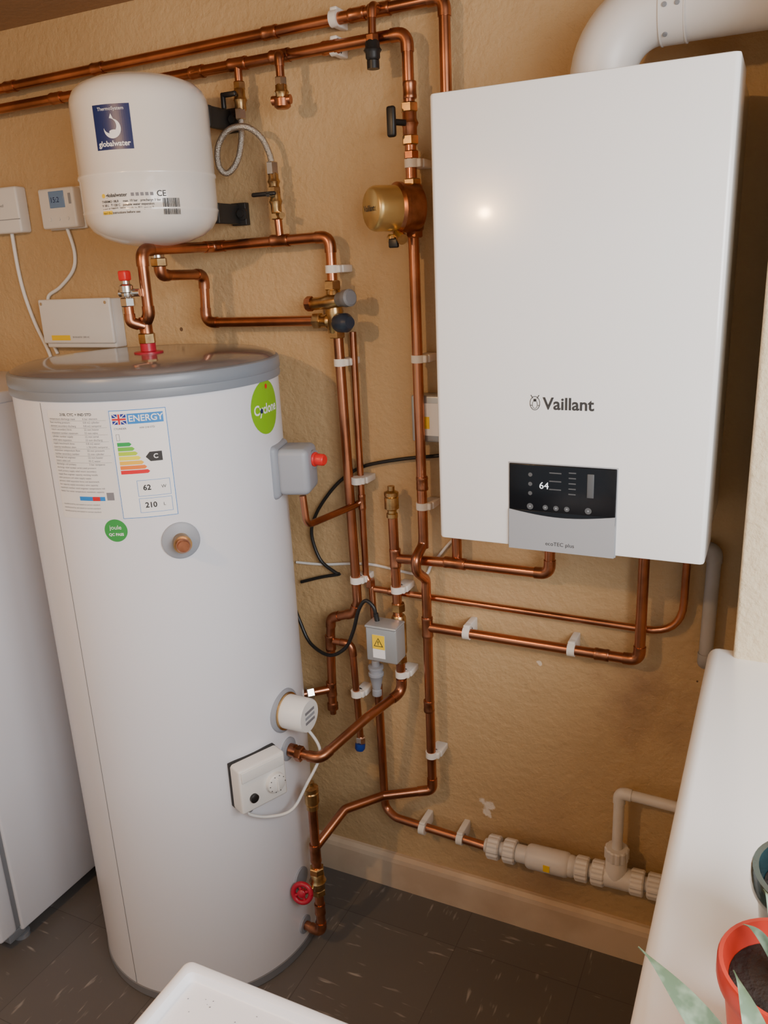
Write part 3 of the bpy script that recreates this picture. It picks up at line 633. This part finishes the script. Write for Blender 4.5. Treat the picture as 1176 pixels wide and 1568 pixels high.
for i,z in enumerate((1.928,1.735)):
    rbox("bracket_arm_%d"%i,(-1.21,1.545,z-.021),(-1.13,1.557,z+.021),M['blacksteel'],e,.002)
    rbox("bracket_leg_%d"%i,(-1.145,1.55,z-.021),(-1.133,1.642,z+.021),M['blacksteel'],e,.002)
    rbox("bracket_foot_%d"%i,(-1.155,1.625,z-.024),(-1.115,1.641,z+.024),M['blacksteel'],e,.002)
    lathe("bracket_bolt_%d"%i,[(.013,0),(.013,.006),(.008,.007),(.008,.014),(0,.014)],M['blacksteel'],e,(-1.122,1.625,z),(0,-1,0),20)

# ------------------------------------------------------------------ wall controls
t=top("thermostat_control")
rbox("plate",(-1.725,1.632,1.733),(-1.600,1.641,1.832),M['plastic'],t,.003); rbox("case",(-1.722,1.605,1.735),(-1.603,1.634,1.830),M['plastic'],t,.006)
rbox("screen",(-1.684,1.603,1.783),(-1.634,1.607,1.822),M['lcd'],t,.001)
text("digits","15:2",.018,M['navy'],t,lambda x,y:Vector((-1.680+x,1.6025,1.801+y)))
for i in range(3): lathe("key_%d"%i,[(.0045,0),(.0045,.002),(0,.002)],M['plastic'],t,(-1.69+i*.03,1.605,1.757),(0,-1,0),14)
rbox("slot",(-1.62,1.6035,1.79),(-1.612,1.606,1.815),M['lgrey'],t,.001)
sweep("tail",spline([(-1.665,1.63,1.74),(-1.655,1.634,1.68),(-1.668,1.634,1.635),(-1.72,1.634,1.595),(-1.765,1.634,1.575),(-1.775,1.634,1.56)],8),.0045,M['plastic'],t,10)
s=top("switch_box")
rbox("case",(-1.95,1.605,1.733),(-1.797,1.641,1.845),M['plastic'],s,.006); rbox("lid_line",(-1.952,1.604,1.765),(-1.796,1.6055,1.767),M['lgrey'],s)
text("word","Honeywell",.010,M['inkgrey'],s,lambda x,y:Vector((-1.89+x,1.6045,1.80+y)))
sweep("tail",spline([(-1.862,1.63,1.735),(-1.866,1.634,1.65),(-1.858,1.634,1.579),(-1.835,1.634,1.50),(-1.80,1.634,1.42),(-1.785,1.634,1.34)],8),.005,M['plastic'],s,10)
s=top("wiring_centre")
rbox("case",(-1.765,1.60,1.44),(-1.525,1.641,1.562),M['plastic'],s,.005); rbox("lid",(-1.767,1.592,1.452),(-1.523,1.603,1.564),M['plastic'],s,.004)
rbox("label",(-1.735,1.5912,1.46),(-1.67,1.592,1.473),M['yellow'],s); 
for i,x in enumerate((-1.755,-1.535)): lathe("screw_%d"%i,[(.004,0),(.004,.002),(0,.002)],M['chrome'],s,(x,1.592,1.553),(0,-1,0),12)
text("spec","BS EN 60730  230V AC",.006,M['inkgrey'],s,lambda x,y:Vector((-1.66+x,1.5908,1.468+y)))
sweep("tail",spline([(-1.775,1.634,1.56),(-1.795,1.634,1.49),(-1.77,1.634,1.42)],8),.0045,M['plastic'],s,10)
s=top("fused_spur")
rbox("case",(-.715,1.600,1.240),(-.635,1.641,1.342),M['boxgrey'],s,.005); rbox("label",(-.70,1.5985,1.255),(-.65,1.6005,1.325),M['paper'],s); rbox("label_warn",(-.698,1.5975,1.27),(-.672,1.5987,1.296),M['yellow'],s)

# ------------------------------------------------------------------ plastic waste pipe
wp_=top("waste_pipe"); wy=1.585; wz=.262
sweep("run",[(-.55,wy,.250),(-.02,wy,wz+.004)],.0165,M['pvc'],wp_,20)
def coup(nm,x,L,r):
    lathe(nm,[(r*.86,-L/2),(r*.96,-L/2+.004),(r,-L/2+.008),(r,L/2-.008),(r*.96,L/2-.004),(r*.86,L/2)],M['pvc'],wp_,(x,wy,.250+(x+.55)*.03),(1,0,.03),28)
def rnut(nm,p,d,r,L):
    n=36;F=frame(p,d);vs=[];fs=[]
    for z,k in((-L/2,.9),(-L/2+.003,1),(L/2-.003,1),(L/2,.9)):
        for i in range(n):
            a=2*math.pi*i/n; rr=r*k*(1 if i%3 else .93); vs.append(F@Vector((rr*math.cos(a),rr*math.sin(a),z)))
    for q in range(3):
        for i in range(n): j=(i+1)%n; fs.append((q*n+i,q*n+j,(q+1)*n+j,(q+1)*n+i))
    fs+=[tuple(range(n)),tuple(range(3*n,4*n))]; mesh(nm,vs,fs,M['pvc'],wp_)
for i,x in enumerate((-.527,-.487,-.315,-.278,-.192,-.155)): rnut("nut_%d"%i,(x,wy,.250+(x+.55)*.03),(1,0,.03),.029,.030)
coup("reducer",-.455,.045,.021); coup("body",-.395,.10,.029); coup("body_step",-.345,.03,.025); coup("tee",-.235,.075,.025)
rbox("label",(-.40,wy-.0302,.246),(-.385,wy-.028,.262),M['yellow'],wp_)
lathe("tee_up",[(.024,0),(.024,.05),(.02,.055)],M['pvc'],wp_,(-.240,wy,.262),n=24); rnut("nut_up",(-.240,wy,.325),(0,0,1),.027,.030)
pipe("branch",[(-.240,wy,.30),(-.240,wy,.483),(-.02,wy,.476)],.0118,wp_,M['pvc'],rad=.015)
w=top("overflow_pipe")
pipe("run",[(-.12,1.612,1.062),(-.086,1.612,1.052),(-.089,1.612,.815),(-.089,1.645,.80)],.0135,w,M['pvcgrey'],rad=.015)

# ------------------------------------------------------------------ freezer
z=top("upright_freezer")
rbox("cabinet",(-2.21,1.085,.035),(-1.612,1.625,1.362),M['frz'],z,.006)
rbox("top_panel",(-2.212,1.06,1.345),(-1.610,1.627,1.372),M['frz'],z,.004)
rbox("gasket",(-2.205,1.072,.05),(-1.618,1.087,1.335),M['grey'],z)
rbox("door",(-2.21,1.02,.045),(-1.612,1.073,1.342),M['frz'],z,.010)
rbox("handle",(-2.19,1.0,.75),(-2.165,1.021,1.05),M['lgrey'],z,.006)
for i,(x,y) in enumerate(((-1.64,1.10),(-2.18,1.10),(-1.64,1.59),(-2.18,1.59))): lathe("foot_%d"%i,[(.02,0),(.02,.012),(.012,.014),(.012,.04)],M['grey'],z,(x,y,0),n=20)
rbox("hinge",(-1.66,1.05,.02),(-1.62,1.10,.045),M['grey'],z,.003)

# ------------------------------------------------------------------ washing machine (foreground)
w=top("washing_machine"); a0,a1,b0,b1,zt=-.578,-.075,.03,.586,.833
rbox("cabinet",(a0+.008,b0+.006,.02),(a1-.008,b1-.006,.80),M['wm'],w,.01)
rbox("worktop",(a0+.002,b0+.002,.795),(a1-.002,b1-.002,.818),M['wm'],w,.006)
def rring(x0,y0,x1,y1,r,n=6):
    o=[]
    for cx,cy,s in((x1-r,y1-r,0),(x0+r,y1-r,1),(x0+r,y0+r,2),(x1-r,y0+r,3)):
        for k in range(n+1):
            a=math.pi/2*(s+k/n); o.append((cx+r*math.cos(a),cy+r*math.sin(a)))
    return o
levels=[(0,.80,.010),(0,.826,.010),(.0015,.831,.010),(.004,.833,.009),(.011,.833,.009),(.0135,.8315,.008),(.015,.822,.008),(.017,.820,.008)]
vs=[];fs=[]
for ins,zz,r in levels: vs+=[(x,y,zz) for x,y in rring(a0+ins,b0+ins,a1-ins,b1-ins,r)]
n=28
for q in range(len(levels)-1):
    for i in range(n): j=(i+1)%n; fs.append((q*n+i,q*n+j,(q+1)*n+j,(q+1)*n+i))
fs.append(tuple(range((len(levels)-1)*n,len(levels)*n)))
mesh("worktop_rim",vs,fs,M['wm'],w,True,50)
rbox("plinth",(a0+.03,b0+.03,0),(a1-.03,b1-.03,.03),M['grey'],w)
lathe("door_glass",[(.15,0),(.15,.012),(.12,.02),(0,.01)],M['gloss'],w,((a0+a1)/2,b0+.006,.42),(0,-1,0),40)
vs=[];fs=[]
for i in range(110):
    x=random.uniform(a0+.025,a1-.04);y=random.uniform(b1-.20,b1-.022);s_=random.uniform(.0004,.0012);k=len(vs)
    vs+=[(x-s_,y-s_,.8203),(x+s_,y-s_*.6,.8203),(x+s_*.7,y+s_,.8203),(x,y,.8210)]; fs+=[(k,k+1,k+3),(k+1,k+2,k+3),(k+2,k,k+3)]
mesh("dust_specks",vs,fs,M['inkgrey'],w)

# ------------------------------------------------------------------ plants on the sill
def pot(nm,x,y,z,r,h,m,t=.003):
    lathe(nm,[(r*.72,0),(r*.95,h*.82),(r*1.04,h*.82),(r*1.06,h*.86),(r*1.06,h-.002),(r*1.04,h),(r*1.04-t,h),(r*.95-t,h*.85),(r*.9-t,h*.8)],m,PP,(x,y,z),n=48)
    lathe(nm+"_soil",[(r*.93-t,0),(r*.5,.003),(0,.004)],M['soil'],PP,(x,y,z+h*.84),n=32)
def leaf(nm,base,tip,w,sag=.01,th=.003,bend=None):
    base=Vector(base);tip=Vector(tip);d=tip-base;side=d.cross(Vector((0,0,1))).normalized();up=side.cross(d).normalized();vs=[];fs=[];n=14
    for i in range(n+1):
        t=i/n; c_=base+d*t+Vector((0,0,1))*(sag*4*t*(1-t)); ww=w*(math.sin(math.pi*(.18+.82*t)))**.8 if t<1 else .0002
        ww=max(ww*(1-t**5),.0003); h=th*(1-t*.7)
        vs+=[c_-side*ww+up*h*.7,c_-up*h*.3,c_+side*ww+up*h*.7,c_-up*h]
    for i in range(n):
        a=4*i
        for q in range(4): fs.append((a+q,a+(q+1)%4,a+4+(q+1)%4,a+4+q))
    fs+=[(0,1,2,3),(4*n,4*n+3,4*n+2,4*n+1)]
    mesh(nm,vs,fs,M['leaf'],PP,True,70)
PP=top("potted_aloe"); pot("pot",.046,.548,1.0,.049,.105,M['redpot'])
for i,(dx,dy,h,w_) in enumerate([(-.020,.03,.085,.006),(.0,.035,.10,.007),(.03,.02,.10,.007),(.03,-.02,.10,.007),(-.012,-.014,.10,.008),(-.004,.006,.12,.007),(.015,-.035,.08,.008),(-.03,.01,.07,.006)]):
    leaf("leaf_%d"%i,(.046+dx*.2,.545+dy*.2,1.088),(.046+dx*1.2,.545+dy*1.3,1.055+h),w_,.012)
PP=top("potted_succulent"); pot("pot",.066,.655,1.0,.050,.108,M['tealpot'],.005)
for i in range(7):
    a=i*.9; leaf("leaf_%d"%i,(.070,.655,1.09),(.070+.03*math.cos(a),.655+.03*math.sin(a),1.135+.01*(i%3)),.005,.01)
PP=top("potted_agave"); pot("pot",.045,.425,1.0,.042,.085,M['redpot'])
for i,(a,L,h,w_) in enumerate([(2.45,.135,.045,.013),(2.05,.085,.06,.010),(1.2,.06,.05,.010),(.3,.08,.03,.010),(-.8,.08,.04,.010),(-2,.07,.05,.010),(3.3,.07,.05,.010)]):
    leaf("leaf_%d"%i,(.045,.425,1.075),(.045+L*math.cos(a),.425+L*math.sin(a),1.075+h),w_,.012)

# ------------------------------------------------------------------ lights
lp=top("ceiling_lamp"); lx,ly=-1.15,-.28
lathe("rose",[(.04,0),(.04,-.012),(.02,-.02),(.02,-.05),(0,-.05)],M['plastic'],lp,(lx,ly,2.2),n=24)
lathe("bulb",[(.012,0),(.016,-.01),(.028,-.035),(.028,-.05),(.016,-.066),(0,-.07)],M['bulb'],lp,(lx,ly,2.152),n=24)
def light(nm,kind,loc,power,col,size=None,sy=None,target=None,parent=None):
    l=bpy.data.lights.new(nm,kind); l.energy=power; l.color=col
    if kind=='AREA': l.shape='RECTANGLE'; l.size=size; l.size_y=sy or size
    if kind=='POINT': l.shadow_soft_size=size
    o=bpy.data.objects.new(nm,l); COL.objects.link(o); o.location=loc
    if target: o.rotation_euler=(Vector(target)-Vector(loc)).to_track_quat('-Z','Y').to_euler()
    return o
light("ceiling_lamp_light",'POINT',(lx,ly,2.06),38,(1,.60,.26),.025)
light("window_daylight",'AREA',(.85,-.05,1.80),52,(.97,.98,1),1.2,1.0,(-.9,1.3,.7))
wd_=bpy.data.worlds.new("sky"); scn.world=wd_; wd_.use_nodes=True
bg=wd_.node_tree.nodes["Background"]; bg.inputs[0].default_value=(.84,.92,1,1); bg.inputs[1].default_value=.75

# ------------------------------------------------------------------ camera
cam=bpy.data.cameras.new("camera"); cam.sensor_fit='VERTICAL'; cam.sensor_height=36; cam.sensor_width=27; cam.lens=28.70; cam.clip_start=.02
co=bpy.data.objects.new("camera",cam); COL.objects.link(co)
rx=Vector((.9013,.4308,-.0441)).normalized(); bk=Vector((.4242,-.8577,.2901)); bk=(bk-rx*bk.dot(rx)).normalized(); up=bk.cross(rx)
co.matrix_world=Matrix(((rx.x,up.x,bk.x,0),(rx.y,up.y,bk.y,0),(rx.z,up.z,bk.z,1.613),(0,0,0,1)))
scn.camera=co
